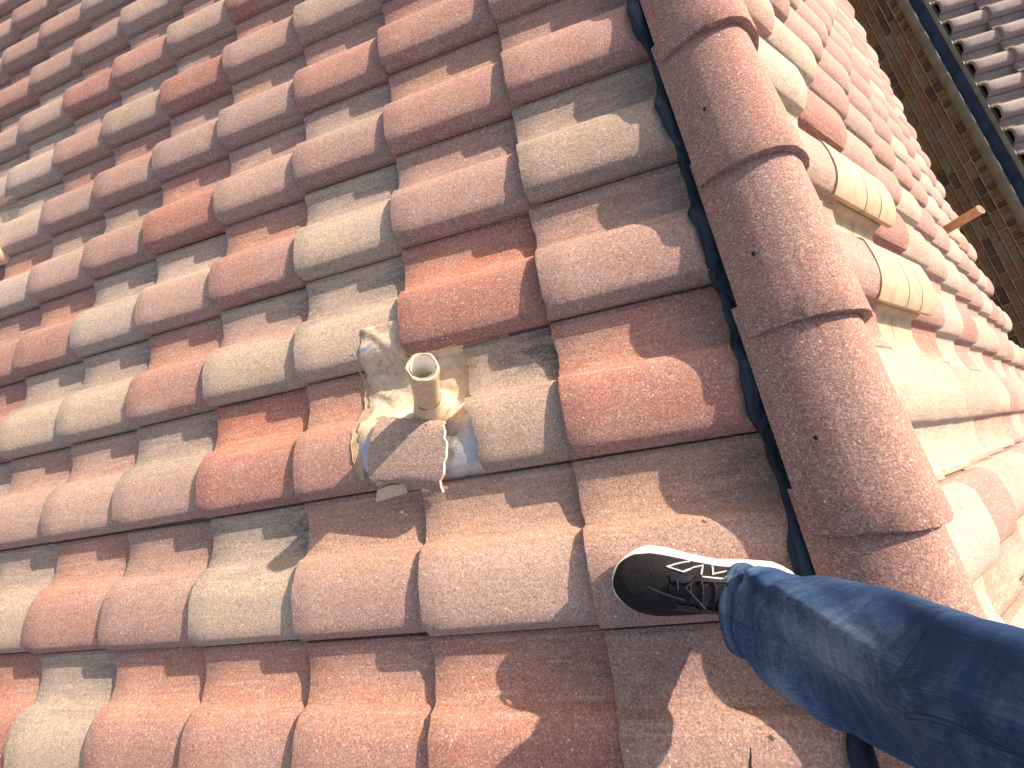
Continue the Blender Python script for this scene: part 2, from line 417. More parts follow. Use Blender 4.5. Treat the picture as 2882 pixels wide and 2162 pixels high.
rrow(3, 0, 'Kc Qo Lp Cc Qp Tc Cp Qp Cc Qp Kc Lp')
rrow(4, 0, 'Lp Cc Qp Kc Qp Tc Cp Qp Cc Qp Kc Lp')
def params(side, c, r):
    m = (LMAP if side == 'L' else RMAP).get((c, r))
    rr = random.Random((c * 7919 + r * 104729 + (side == 'R') * 13) & 0xffffff)
    if m is None: m = (rr.choice('PPQQMLTRCKB' if side == 'L' else 'PPQQMLTCK'), rr.choice('ptorg' if side == 'L' else 'ptc'), rr.random() * .3)
    b = BASE[m[0]]; wv = WASH[m[1]]
    j = 1 + rr.uniform(-.06, .06)
    if side == 'R': 
        g = .12; L = sum(b) / 3; b = tuple(x * (1 - g) + L * g for x in b); m = (m[0], m[1], m[2] * .5)
    return tuple(x * j for x in b), wv, (m[2], rr.uniform(0, 9), rr.uniform(.1, 1.0)), rr

SKIP = {('L', -1, 4), ('L', 6, 0)}
VENTS = {(1, 0), (1, 1)}
def in_view(P, margin=0.02):
    d = RM.transposed() @ (P - CAM)
    if d.z > -.02: return None
    x = d.x / -d.z; y = d.y / -d.z
    if abs(x) < 1441 / 1104.7 * (1 + margin) and abs(y) < 1081 / 1104.7 * (1 + margin): return -d.z
    return None
house = empty('tiled_house', (0, 0, -4.6))
tag(house, 'house with the terracotta barrel-tile gable roof and the red ridge caps running down the picture', 'house')
cands = []
for side in 'LR':
    for c in range(-2 if side == 'L' else 0, 12):
        for r in range(-15, 9):
            if (side, c, r) in SKIP: continue
            if side == 'R' and (c, r) in VENTS: continue
            if side == 'L': s_ = s_left(c); y_ = YL - BW * r; M = MLEFT(s_, y_)
            else: s_ = SR + AX * c; y_ = YR - BW * r + .184; M = MRIGHT(s_, y_)
            best = None
            for (lx, lu, lz) in ((.0, .09, .03), (.17, .09, .03), (.3, .09, .02), (.15, .25, -.03), (.0, 0, 0), (.3, .3, -.03), (0, .3, -.02)):
                v = in_view(M @ Vector((lx, lu, lz)))
                if v is not None: best = v if best is None else min(best, v)
            d0 = (M @ Vector((.17, .1, 0)) - CAM).length
            nn = nL if side == 'L' else nR
            facing = max(.02, (CAM - (M @ Vector((.17, .1, 0)))).normalized().dot(nn))
            size = facing / d0 ** 2 if best is not None else -d0
            cands.append((size, side, c, r, M))
cands.sort(key=lambda q: -q[0])
NPARTS = 296
far_v, far_f, far_loc, far_b, far_w, far_m = [], [], [], [], [], []
for k, (size, side, c, r, M) in enumerate(cands):
    b, wv, ms, rr = params(side, c, r)
    jit = Matrix.Translation((rr.gauss(0, .0026), rr.gauss(0, .0009), rr.gauss(0, .0006))) @ Matrix.Rotation(rr.gauss(0, .0050), 4, 'Z') @ Matrix.Rotation(rr.gauss(0, .003), 4, 'X') @ Matrix.Rotation(rr.gauss(0, .003), 4, 'Y')
    M2 = M @ jit
    me = TILES[rr.randrange(11)]
    if (side, c, r) == ('L', 0, 4): me = tile_mesh('cut_tile', 21, None, .255); me.materials.append(M_TILE)
    if k < NPARTS and size > 0:
        o = bpy.data.objects.new('roof_tile', me); COL.objects.link(o); o.parent = house
        o.matrix_parent_inverse = Matrix.Translation(-Vector(house.location)); o.matrix_basis = M2
        o['base'] = [float(x) for x in b]; o['wash'] = [float(x) for x in wv]; o['misc'] = [float(x) for x in ms]
    else:
        off = len(far_v)
        far_v += [M2 @ v.co for v in me.vertices]; far_loc += [v.co[:] for v in me.vertices]
        far_f += [tuple(off + i for i in p.vertices) for p in me.polygons]
        n_ = len(me.vertices); far_b += [b] * n_; far_w += [wv] * n_; far_m += [ms] * n_
o = mk('tile_field', far_v, far_f, M_TILE_S, house, smooth=32); o['kind'] = 'stuff'
for nm, dat in (('loc', far_loc), ('base', far_b), ('wash', far_w), ('misc', far_m)):
    a_ = o.data.attributes.new(nm, 'FLOAT_VECTOR', 'POINT'); a_.data.foreach_set('vector', np.array(dat, dtype=np.float32).ravel())

# broken tile (its lower left corner is gone)
def cutx(u):   # distance up from the butt where the break runs
    pts = [(-.1, .178), (0, .178), (.015, .178), (.052, .175), (.096, .173), (.145, .159), (.169, .138), (.185, .154), (.249, .151), (.317, .151), (.4, .15)]
    for (a, ha), (b_, hb) in zip(pts, pts[1:]):
        if u <= b_: return ha + (hb - ha) * (u - a) / (b_ - a) + .0022 * math.sin(u * 410) + .0015 * math.sin(u * 970 + 1)
    return .15
me = tile_mesh('broken_tile', 11, cutx, .40); me.materials.append(M_TILE)
o = bpy.data.objects.new('broken_tile', me); COL.objects.link(o); o.parent = house; o.matrix_parent_inverse = Matrix.Translation(-Vector(house.location))
o.matrix_basis = MLEFT(s_left(-1), YL - BW * 4, .001); o['label'] = 'tan tile with its lower end snapped off beside the pipe'
o['base'] = list(BASE['T']); o['wash'] = [.36, .27, .20]; o['misc'] = [.9, 3.3, .8]

ck = [LF(.2812 - .002 * k, -2.318 - .011 * k + 0.0, .0030 + .0038 * k) for k in range(0)] or [LF(.2805, -2.3215, .0032), LF(.2822, -2.328, .0062), LF(.2858, -2.335, .0092), LF(.2880, -2.343, .0120), LF(.2912, -2.351, .0143), LF(.2935, -2.360, .0168)]
v_, f_ = tube(ck, [.0006, .0010, .0013, .0012, .0014, .0010], 5)
mk('crack', v_, f_, M_DARK, house)

# deck and house walls
def slab(name, pts_top, thick, mat, parent):
    top = [Vector(p) for p in pts_top]; n_ = (top[1] - top[0]).cross(top[2] - top[0]).normalized()
    if n_.z < 0: n_ = -n_
    vs = top + [p - n_ * thick for p in top]
    return mk(name, vs, [(0, 1, 2, 3), (7, 6, 5, 4), (0, 4, 5, 1), (1, 5, 6, 2), (2, 6, 7, 3), (3, 7, 4, 0)], mat, parent)
Y0, Y1 = -3.1, 4.3; SE = 4.22
slab('roof_deck', [LF(0, Y0, -.085), LF(0, Y1, -.085), LF(SE, Y1, -.085), LF(SE, Y0, -.085)], .03, M_DECK, house)
slab('roof_deck', [nR * -.065 + Vector((0, Y0, 0)), nR * -.065 + Vector((0, Y1, 0)), tR * SE + nR * -.065 + Vector((0, Y1, 0)), tR * SE + nR * -.065 + Vector((0, Y0, 0))], .03, M_DECK, house)
vs, fs = [], []; box(vs, fs, (-3.3, -2.9, -4.6), (3.3, 4.1, -2.0)); mk('wall', vs, fs, M_MORTAR, house)

# ------------------------------------------------------------------ ridge caps
CP = [(-.123, -.022), (-.115, -.002), (-.103, .018), (-.087, .036), (-.067, .053), (-.042, .068), (-.014, .078), (.014, .0795), (.042, .071), (.068, .057), (.090, .040), (.106, .021), (.117, .002), (.125, -.018)]
def cap_mesh(seed):
    r = np.random.default_rng(seed); top, bot = [], []
    ys = [0, .0025, .06, .14, .22, .30, .36, .42]
    # dense profile
    P = []
    for (a, b_) in zip(CP, CP[1:]):
        for k in range(3): P.append(tuple(a[i] + (b_[i] - a[i]) * k / 3 for i in (0, 1)))
    P.append(CP[-1]); P = np.array(P)
    for _ in range(2): P[1:-1] = (P[:-2] + 2 * P[1:-1] + P[2:]) / 4
    rag = np.cumsum(r.normal(0, .0009, len(P))); rag -= np.linspace(rag[0], rag[-1], len(P))
    for i, y in enumerate(ys):
        f = y / .42; sc = 1 - .05 * f
        for j, (x, z) in enumerate(P):
            T = P[min(j + 1, len(P) - 1)] - P[max(j - 1, 0)]; nn = np.array([-T[1], T[0]]); nn /= np.linalg.norm(nn)
            yy = y + (rag[j] if i <= 1 else 0)
            in_ = .0022 * r.random() if i == 0 else 0
            top.append(((x - nn[0] * in_) * sc + r.normal(0, .0003), yy, (z - nn[1] * in_) - .019 * f + r.normal(0, .0003)))
            bx, bz = x - nn[0] * .0165, z - nn[1] * .0165
            bot.append((bx * sc, yy + .0012 * math.sin(j * 2.1), bz - .019 * f))
    vs, fs = shell(top, bot, len(ys), len(P))
    me = bpy.data.meshes.new('ridge_cap'); me.from_pydata(vs, [], fs); me.update()
    # make sure the outer face points up
    me.polygons.foreach_set('use_smooth', [True] * len(me.polygons)); me.set_sharp_from_angle(angle=math.radians(40))
    me.materials.append(M_CAP); return me
CAPS = [cap_mesh(k) for k in (3, 4, 5)]
for k in range(-12, 5):
    yb = -.965 - .3495 * k
    o = bpy.data.objects.new('ridge_cap', CAPS[k % 3]); COL.objects.link(o); o.parent = house; o.matrix_parent_inverse = Matrix.Translation(-Vector(house.location))
    rr = random.Random(k)
    o.matrix_basis = Matrix.Translation((rr.gauss(0, .0012), yb, .001)) @ Matrix.Rotation(rr.gauss(0, .006), 4, 'Z')
    if -2 < k < 5:      # nail hole: a dark plug recessed in the flank
        for (hx, dy) in ((-.098, .150),):
            f = dy / .42; z = .036 - .022 * f
            c_ = Vector((hx, yb + dy, z)); nn = Vector((-.80, 0, .60))
            a1 = Vector((0, 1, 0)); a2 = nn.cross(a1)
            ring = [c_ + nn * .0008 + (a1 * math.cos(t_) * .0042 + a2 * math.sin(t_) * .0032) for t_ in np.linspace(0, 2 * math.pi, 12, endpoint=False)]
            inner = [p - nn * .0035 for p in ring]
            mk('nail_hole', ring + inner, [tuple(range(12))] + [(i, (i + 1) % 12, 12 + (i + 1) % 12, 12 + i) for i in range(12)], M_DARK, house)
# ------------------------------------------------------------------ rubber seal under the caps (both sides)
def surf_left(s, y, c):
    u = (y - YL) % BW
    return prof(u) - TILT * (s_left(c) - s)
def seal(side):
    ys = np.arange(-2.75, 3.2, .012); prof_n = 9; vs = []
    for y in ys:
        if side == 'L':
            u = (y - YL) % BW
            hs = [prof((u + d) % BW) for d in (-.02, -.01, 0, .01, .02)]; h0 = sum(hs) / 5
            so_ = .134 + .50 * h0 + .004 * math.sin(y * 23)
            base = lambda s, h: LF(s, y, h)
            hh = lambda s: h0 - TILT * (s_left(-2) - s)
        else:
            u = (YR + .184 - y) % BW; hs = [prof((u + d) % BW) for d in (-.02, 0, .02)]; h0 = sum(hs) / 3
            so_ = .160 - .2 * h0; base = lambda s, h: tR * s + nR * (h + .02) + Vector((0, y, 0)); hh = lambda s: h0 - TILT * (SR - s)
        wob = .0025 * math.sin(y * 45) + .002 * math.sin(y * 83 + 1)
        for k in range(prof_n):
            f = k / (prof_n - 1); s = so_ + wob - f * .115
            lift = .0050 + .0045 * math.exp(-((f - .20) / .10) ** 2) * (1 + .5 * math.sin(y * 31)) + .0035 * math.exp(-((f - .40) / .06) ** 2) * (1 + math.sin(y * 17 + 2))
            target = .047 - s * 0.0
            h = hh(s) + lift; h = min(h, .030 - .10 * f) if f > .3 else h
            vs.append(base(s, h))
    o = mk('ridge_seal', vs, grid_faces(len(ys), prof_n), M_SEAL, house, smooth=60)
    md = o.modifiers.new('t', 'SOLIDIFY'); md.thickness = .003; md.offset = -1 if side == 'L' else 1
seal('L'); seal('R')

# ------------------------------------------------------------------ vent pipe with lead flashing by the broken tile
YB = YL - BW * 4
pipe = empty('vent_pipe', (-.738, -1.658, -.345)); tag(pipe, 'short tan painted vent pipe with an open white end standing beside the broken tile', 'vent pipe', 'tan painted vent pipes')
def drape(s, v, extra=0.0):
    """point on the course below (c=0), v measured across from the roll edge of row 4"""
    u = v % BW
    return prof(u) - TILT * (s_left(0) - s) + extra
def flashing(name, sA, sB, uA, uB, parent):
    ns, nu = 64, 84; vs = []; bare = []
    L_edge = [(-.03, .985), (-.012, .988), (.02, .979), (.07, 1.002), (.12, 1.012), (.154, 1.019), (.21, 1.013), (.27, 1.017), (.327, 1.009), (.355, 1.0), (.42, .985), (.5, .98)]
    Redge = .60
    for j in range(nu):
        v = uA + (uB - uA) * j / (nu - 1)
        for (a, sa), (b_, sb) in zip(L_edge, L_edge[1:]):
            if v <= b_: sl = sa + (sb - sa) * (v - a) / (b_ - a); break
        sl += .0018 * math.sin(v * 260)
        for i in range(ns):
            s = sl + (Redge - sl) * i / (ns - 1)
            uu = v % BW
            hs = [drape(s, v + d) for d in (-.012, -.006, 0, .006, .012)]; h = sum(hs) / 5 + .0045
            # dished round the pipe, raised collar
            dp = math.hypot(s - .815, v - .175)
            dish = -.026 - TILT * (s_left(0) - s) + .010
            wgt = 1 / (1 + math.exp((dp - .085) / .014)) if v < .30 else 0
            h = h * (1 - wgt) + min(h, dish + .012 * math.sin(v * 20)) * wgt
            h += .030 * math.exp(-(dp / .040) ** 4)
            h -= .012 * math.exp(-(((s - .872) / .022) ** 2 + ((v - .185) / .022) ** 2))
            h += .0016 * math.sin(s * 75 + 3 * math.sin(v * 40)) * (1 - wgt) + .001 * math.sin(v * 150 + 4 * math.sin(s * 50)) + rng.normal(0, .0004)
            if i < 3: h -= .0012 * (3 - i)
            vs.append(LF(s, YB + v, h))
            b1 = math.exp(-((v - .09) / .07) ** 2) * math.exp(-((s - 1.0) / .045) ** 2) * .9
            b2 = math.exp(-((v - .36) / .03) ** 2) * math.exp(-((s - .965) / .05) ** 2) * .62
            b3 = 1.2 if s < .80 and v < .142 - (.80 - s) * .0 else 0
            bare.append(max(b1, b2, b3))
    o = mk(name, vs, grid_faces(nu, ns), M_FLASH, parent, smooth=60)
    a_ = o.data.attributes.new('bare', 'FLOAT', 'POINT'); a_.data.foreach_set('value', bare)
    md = o.modifiers.new('t', 'SOLIDIFY'); md.thickness = .0015
    return o
fl = flashing('flashing', 1.0, .60, -.012, .42, pipe)
# pipe barrel: outer skin, rough painted rim, white bore
ax0 = Vector((-.7385, -1.6575, -.372)); ax1 = Vector((-.7325, -1.6225, -.137)); ad = (ax1 - ax0).normalized()
e1 = ad.cross(Vector((0, 1, 0))).normalized(); e2 = ad.cross(e1)
def ringp(c_, r, n=40, wob=0.0, hexa=0.0):
    o = []
    for k in range(n):
        t_ = 2 * math.pi * k / n; rr = r * (1 + hexa * math.cos(6 * t_ + .5) + wob * math.sin(3 * t_ + 1) + wob * .6 * math.sin(11 * t_))
        o.append(c_ + e1 * rr * math.cos(t_) + e2 * rr * math.sin(t_))
    return o
LN = (ax1 - ax0).length; rows = []
for f, r_, w_, hx in ((0, .031, .02, 0), (.2, .0305, .01, 0), (.45, .0300, .008, 0), (.7, .0300, .008, .004), (.86, .0302, .01, .01), (.90, .0318, .02, .025), (.965, .0325, .02, .03), (1.0, .0312, .02, .03), (1.006, .0285, .03, .02), (.998, .0262, .05, .0), (.975, .0245, .02, 0)):
    rows.append(ringp(ax0 + ad * LN * f, r_, 40, w_, hx))
vs = [p for rw in rows for p in rw]; mk('pipe_sleeve', vs, grid_faces(len(rows), 40, 0, True), M_TAN, pipe, smooth=50)
rows = [ringp(ax0 + ad * LN * f, .0240, 32) for f in (1.001, .9, .5, .1)] ; vs = [p for rw in rows for p in rw]
mk('pipe_bore', vs, [tuple(reversed(f)) for f in grid_faces(4, 32, 0, True)] + [tuple(range(96, 128))], M_PVC, pipe, smooth=60)
# lead boot collar swelling at the uphill side of the pipe
vs = []
for i, (f, r_) in enumerate(((0.0, .052), (.10, .047), (.20, .040), (.28, .034), (.33, .0315))):
    for k in range(32):
        t_ = 2 * math.pi * k / 32; up = .5 + .5 * math.cos(t_ - .6); rr = .0305 + (r_ - .0305) * (.35 + .9 * up) + .0012 * math.sin(5 * t_ + i)
        vs.append(ax0 + ad * (LN * (f + .02 * up)) + e1 * (-rr * math.cos(t_)) + e2 * rr * math.sin(t_))
mk('pipe_boot', vs, grid_faces(5, 32, 0, True), M_TAN, pipe, smooth=60)
# drips of old paint and sealant along the red tile, the flashing edge and the open joint
def bead(name, pts, r, mat, parent, jit=.0015):
    P = []
    for p, q in zip(pts, pts[1:]):
        for k in range(6):
            v = Vector(p).lerp(Vector(q), k / 6); P.append(v + Vector((rng.normal(0, jit), rng.normal(0, jit), rng.normal(0, jit * .4))))
    P.append(Vector(pts[-1])); rs = [max(.0006, r * (1 + rng.normal(0, .45))) for _ in P]
    v_, f_ = tube(P, rs, 6); return mk(name, v_, f_, mat, parent, smooth=60)
y3 = YL - BW * 3
bead('paint_bead', [LF(s_left(-1) + .001, y3 + u, prof(u) - .006) for u in (.045, .02, .006)] + [LF(s_left(-1) - d, y3 - .001, -.013) for d in (.02, .05, .08, .11, .14)], .0022, M_TAN, pipe)
bead('paint_bead', [LF(1.017, YB + .36, drape(1.0, .36, .003)), LF(1.021, YB + .29, drape(1.02, .29, .002)), LF(1.022, YB + .21, drape(1.02, .21, .002)), LF(1.03, YB + .15, drape(1.03, .15, .003)), LF(1.028, YB + .1, drape(1.03, .10, .003)), LF(1.02, YB + .04, drape(1.02, .04, .003)), LF(.995, YB + .01, drape(1.0, .012, .003))], .0014, M_TAND, pipe, .0012)
# overspray skin on the neighbouring tile beside the flashing
def skin(name, ctr, mat, parent, lift=.0012, course=0):
    vs = []; n_ = len(ctr)
    for s, v in ctr:
        vs.append(LF(s, YB + v, drape(s, v, lift)))
    return vs
vs, fs = [], []
sp = [(1.003, .0, .008), (1.010, .03, .010), (1.018, .06, .012), (1.022, .09, .012), (1.024, .12, .010), (1.026, .15, .008), (1.024, .18, .009), (1.024, .22, .008), (1.026, .26, .007), (1.022, .30, .004)]
for s, v, wd in sp:
    for k in range(4):
        ss = 1.0 + (s + wd * .6 - 1.0) * k / 3 + .002 * math.sin(v * 300 + k); vs.append(LF(ss, YB + v, drape(ss, v, .0013)))
mk('paint_overspray', vs, grid_faces(len(sp), 4), M_TAND, pipe, smooth=60)
# folded flashing tab that pokes out under the loose piece
P4 = [LF(.972, YB - .001, .005), LF(.99, YB - .028, -.0125), LF(.90, YB - .017, -.012), LF(.895, YB + .004, .004), LF(.935, YB + .006, .006)]
vs = P4 + [p - nL * .0015 for p in P4]
mk('flashing_tab', vs, [(0, 1, 2, 3, 4), (9, 8, 7, 6, 5), (0, 5, 6, 1), (1, 6, 7, 2), (2, 7, 8, 3)], M_TAN, pipe)

# loose broken-off piece of the tile
frag = [(-.00, (.938, .173), (.769, .131)), (.37, (.957, .112), (.765, .108)), (.62, (.967, .071), (.763, .063)), (.82, (.970, .036), (.779, .015)), (.93, (.962, .020), (.793, -.012)), (1.0, (.925, .012), (.800, -.030))]
top, bot = [], []; nx = 14; rows_ = 20
for j in range(rows_):
    f = j / (rows_ - 1)
    for (fa, la, ra), (fb, lb, rb) in zip(frag, frag[1:]):
        if f <= fb + 1e-9: q_ = (f - fa) / (fb - fa); l_ = [la[i] + (lb[i] - la[i]) * q_ for i in (0, 1)]; r_ = [ra[i] + (rb[i] - ra[i]) * q_ for i in (0, 1)]; break
    uo = .165 * (1 - f) ** .9
    for i in range(nx):
        g = i / (nx - 1); s = l_[0] + (r_[0] - l_[0]) * g; v = l_[1] + (r_[1] - l_[1]) * g
        if i == nx - 1: s += .0022 * math.sin(j * 2.3) + .001 * math.sin(j * 5)
        if j == 0: v += .002 * math.sin(i * 2.7)
        h = prof(uo) + .020 - TILT * (s_left(0) - s) * .4
        if j == rows_ - 1: h -= .004
        top.append(LF(s, YB + v, h)); bot.append(LF(s + (.003 if i == nx - 1 else 0), YB + v + (.004 if j == rows_ - 1 else 0), h - .0145))
vs, fs = shell(top, bot, rows_, nx)
o = mk('tile_fragment', vs, fs, M_TILE, None, smooth=35); tag(o, 'loose broken-off piece of tan roof tile lying askew on the flashing', 'tile piece')
fo = LF(.87, YB + .07, .02); inv = MLEFT(.97, YB - .01, 0).inverted(); Mf = MLEFT(.97, YB - .01, 0)
o.data.transform(inv); o.matrix_world = Mf; o['base'] = [.375, .265, .205]; o['wash'] = [.38, .235, .18]; o['misc'] = [0.0, 5.1, .4]
# pale raw break along its right edge
pe = [top[j * nx + nx - 1] for j in range(rows_)]; pb = [bot[j * nx + nx - 1] for j in range(rows_)]
off_ = Vector(tL) * -.0007
vs = [p + off_ + nL * .0003 for p in pe] + [p * 1.0 + off_ * 2.5 + Vector((0, .0, 0)) for p in pb]
e = mk('raw_edge', vs, [(j, j + 1, rows_ + j + 1, rows_ + j) for j in range(rows_ - 1)], plain('raw_concrete', (.62, .54, .42), .95, 120, .2, 300, .001), o)
e.matrix_parent_inverse = Mf.inverted()
# small chips on the flashing, a dry twig
def chip(name, p, r, mat, lab, cat):
    vs = [Vector(p) + Vector((rng.normal(0, r), rng.normal(0, r), abs(rng.normal(0, r * .5)))) for _ in range(8)]
    import bmesh
    bm = bmesh.new(); [bm.verts.new(v) for v in vs]; bmesh.ops.convex_hull(bm, input=bm.verts); me = bpy.data.meshes.new(name); bm.to_mesh(me); bm.free()
    o = link(name, me, mat); tag(o, lab, cat); return o
chip('tile_chip', LF(.728, YB + .166, .006), .008, M_TAN, 'small tan sealant chip at the corner where the broken tile meets the flashing', 'chip')
chip('tile_chip', LF(.81, YB + .125, .041), .003, M_DARK, 'tiny dark chip on the upper edge of the loose tile piece', 'chip')
v_, f_ = tube([LF(.735, YB + .178, .010), LF(.722, YB + .192, .004), LF(.712, YB + .206, -.002), LF(.704, YB + .222, -.004)], [.0012, .001, .0009, .0005], 6)
tag(mk('dry_twig', v_, f_, M_GROOVE), 'thin dry twig lying on the pan of the broken tile by the pipe', 'twig')

# second pipe flashing at the left edge of the picture (tile missing there too)
p2 = empty('vent_pipe', LF(2.93, YL + .1, -.02)); tag(p2, 'tan painted pipe flashing cut by the left edge of the photo', 'vent pipe', 'tan painted vent pipes')

# ------------------------------------------------------------------ right slope: tile-shaped attic vents
def vent(c, r, lab):
    M = MRIGHT(SR + AX * c, YR - BW * r + .184, 0)
    root = empty('roof_vent', M.translation); tag(root, lab, 'roof vent', 'tan tile-shaped roof vents')
    R_ = [(u, h) for u, h in PROF if u <= .1805]
    def part(name, x0, x1, lift, mat, thick=.004, us=None, grow=0.0):
        us = us or R_; top, bot = [], []
        xs = np.linspace(x0, x1, 5)
        for x in xs:
            for u, h in us:
                cu = .09; uu = cu + (u - cu) * (1 + grow); top.append(M @ Vector((x, uu, h + lift - TILT * x))); bot.append(M @ Vector((x, uu + (.003 if u < .01 else 0) - (.004 if u > .17 else 0), h + lift - thick - TILT * x)))
        a_, b_ = shell(top, bot, len(xs), len(us)); return mk(name, a_, b_, mat, root, smooth=40)
    x0 = -.035; L = .40
    cuts = [x0, x0 + .125, x0 + .235, L]
    for a, b_ in zip(cuts, cuts[1:]): part('cowl', a + (.003 if a > x0 else 0), b_ - (.003 if b_ < L else 0), .024, M_TANV, .012, grow=.06)
    part('cowl_liner', x0 + .004, L - .002, .019, M_GROOVE, .004, grow=.02)
    pan = [(u, h) for u, h in PROF if u >= .15]
    part('pan', 0, L, .002, M_TANV, .006, pan)
    part('pan', .02, L, .0005, M_TANV, .004, [(u, h - .018) for u, h in R_ if u > .05])
    # raised rib on the pan
    vs = []
    for x in np.linspace(0, L, 3):
        pass
    rib = [M @ Vector((.165 + dx, u, prof(u) + .0045 - TILT * .165)) for u in (.19, .21, .24, .27, .30, .32) for dx in (-.002, .002)]
    mk('pan_groove', rib, [(2 * i, 2 * i + 1, 2 * i + 3, 2 * i + 2) for i in range(5)], M_GROOVE, root)
vent(1, 0, 'upper of the two cream roof vents shaped like a tile beyond the ridge caps')
vent(1, 1, 'lower cream roof vent with two grooves right beside the ridge cap edge')

# tan pipe beyond the vents, near the eave
pr = empty('vent_pipe', (2.758, -.602, -1.304)); tag(pr, 'slim brown-painted vent pipe standing above the far tiles in front of the brick wall', 'vent pipe', 'tan painted vent pipes')
a0 = Vector((2.757, -.606, -1.40)); a1 = Vector((2.770, -.586, -1.093)); dd = (a1 - a0)
e1 = dd.normalized().cross(Vector((0, 1, 0))).normalized(); e2 = dd.normalized().cross(e1)
rows = []
for f, r_ in ((0, .031), (.3, .0300), (.6, .0300), (.93, .0300), (.985, .0315), (1.0, .0305), (1.0, .026), (.985, .0245)): rows.append(ringp(a0 + dd * f, r_, 24, .015))
mk('pipe_sleeve', [p for rw in rows for p in rw], grid_faces(len(rows), 24, 0, True), plain('orange_brown_pipe_paint', (.48, .24, .12), .6, 30, .2), pr, smooth=50)
rows = [ringp(a0 + dd * f, .0245, 20) for f in (.998, .8, .5)]
mk('pipe_bore', [p for rw in rows for p in rw], [tuple(reversed(f)) for f in grid_faces(3, 20, 0, True)] + [tuple(range(40, 60))], M_PVC, pr, smooth=60)
v_, f_ = tube([a0 + Vector((0, 0, .055)), a0 + Vector((0, 0, .09)), a0 + Vector((0, 0, .115))], [.052, .046, .032], 18); mk('pipe_boot', v_, f_, M_TAN, pr, smooth=50)

# left edge pipe
cS, cV = 2.93, YL + .18
def LFp(s, y, h): return LF(s, y, h)
vs = []
for j in range(20):
    y = cV - .20 + .36 * j / 19
    for i in range(14):
        s = 2.90 + .26 * i / 13; vs.append(LFp(s, y, surf_left(s, y, 6) + .006 + .003 * math.sin(s * 40 + y * 30)))
o = mk('flashing', vs, grid_faces(20, 14), M_FLASH, p2, smooth=60); a_ = o.data.attributes.new('bare', 'FLOAT', 'POINT')
b0 = LF(2.925, YL + .02, -.01)
v_, f_ = tube([b0, b0 + Vector((0, 0, .03)), b0 + Vector((0, 0, .06)), b0 + Vector((0, 0, .12))], [.055, .045, .032, .03], 20); mk('pipe_sleeve', v_, f_, M_TAN, p2, smooth=60)

# ------------------------------------------------------------------ neighbouring house
nb = empty('neighbor_house', (5.14, 0, -4.6)); tag(nb, 'neighbouring brick house with grey barrel-tile roof and dark gutter at the top right', 'house')
NX = 5.14; EZ = -1.841; NP = .30; NTH = math.radians(26)
nct, nst = math.cos(NTH), math.sin(NTH)
gbase = [(.30, .265, .235), (.33, .285, .25), (.27, .24, .22), (.31, .26, .235)]
ncand = []
yref = CAM.y + 5.83 * .771   # roll crest reference
for c in range(0, 5):
    for r in range(-8, 22):
        y_ = yref + NP * (r - 8) - .085; 
        o_ = Vector((NX, 0, EZ)) + Vector((nct, 0, nst)) * (AX * .96 * c) + Vector((-nst, 0, nct)) * (.018)
        M = Matrix.Translation(o_ + Vector((0, y_, 0))) @ Matrix(((nct, 0, -nst), (0, 1, 0), (nst, 0, nct))).to_4x4() @ Matrix.Diagonal((1, NP / BW, 1.45, 1))
        vis = any(in_view(M @ Vector((a, b_, .03))) is not None for a in (0, .17, .34) for b_ in (.05, .3))
        ncand.append((vis, c, r, M))
fv, ff, floc, fb_, fw_, fm_ = [], [], [], [], [], []
for vis, c, r, M in ncand:
    b = gbase[(c * 5 + r * 3) % 4]; wv = (.19, .165, .15); ms = (.5, (c * 3.1 + r * 1.7) % 9, .8)
    me = TILES[(c + r * 2) % 5]
    if vis:
        o = bpy.data.objects.new('roof_tile', me); COL.objects.link(o); o.parent = nb; o.matrix_parent_inverse = Matrix.Translation(-Vector(nb.location)); o.matrix_basis = M
        o['base'] = list(b); o['wash'] = list(wv); o['misc'] = list(ms)
    else:
        off = len(fv); fv += [M @ v.co for v in me.vertices]; floc += [v.co[:] for v in me.vertices]; ff += [tuple(off + i for i in p.vertices) for p in me.polygons]
        n_ = len(me.vertices); fb_ += [b] * n_; fw_ += [wv] * n_; fm_ += [ms] * n_
o = mk('tile_field', fv, ff, M_TILE_S, nb, smooth=32); o['kind'] = 'stuff'
for nm, dat in (('loc', floc), ('base', fb_), ('wash', fw_), ('misc', fm_)):
    a_ = o.data.attributes.new(nm, 'FLOAT_VECTOR', 'POINT'); a_.data.foreach_set('vector', np.array(dat, dtype=np.float32).ravel())
YA, YZ = -3.0, 8.5
def nbox(name, lo, hi, mat): vs, fs = [], []; box(vs, fs, lo, hi); return mk(name, vs, fs, mat, nb)
# deck
slab('roof_deck', [(NX + .06, YA, EZ - .03), (NX + .06, YZ, EZ - .03), (NX + 2.2, YZ, EZ - .03 + 2.14 * math.tan(NTH)), (NX + 2.2, YA, EZ - .03 + 2.14 * math.tan(NTH))], .03, M_DARK, nb)
nbox('drip_edge', (NX - .004, YA, -1.905), (NX + .05, YZ, -1.862), M_OLIVE)
nbox('fascia_board', (NX + .004, YA, -2.06), (NX + .05, YZ, -1.906), M_DARK)
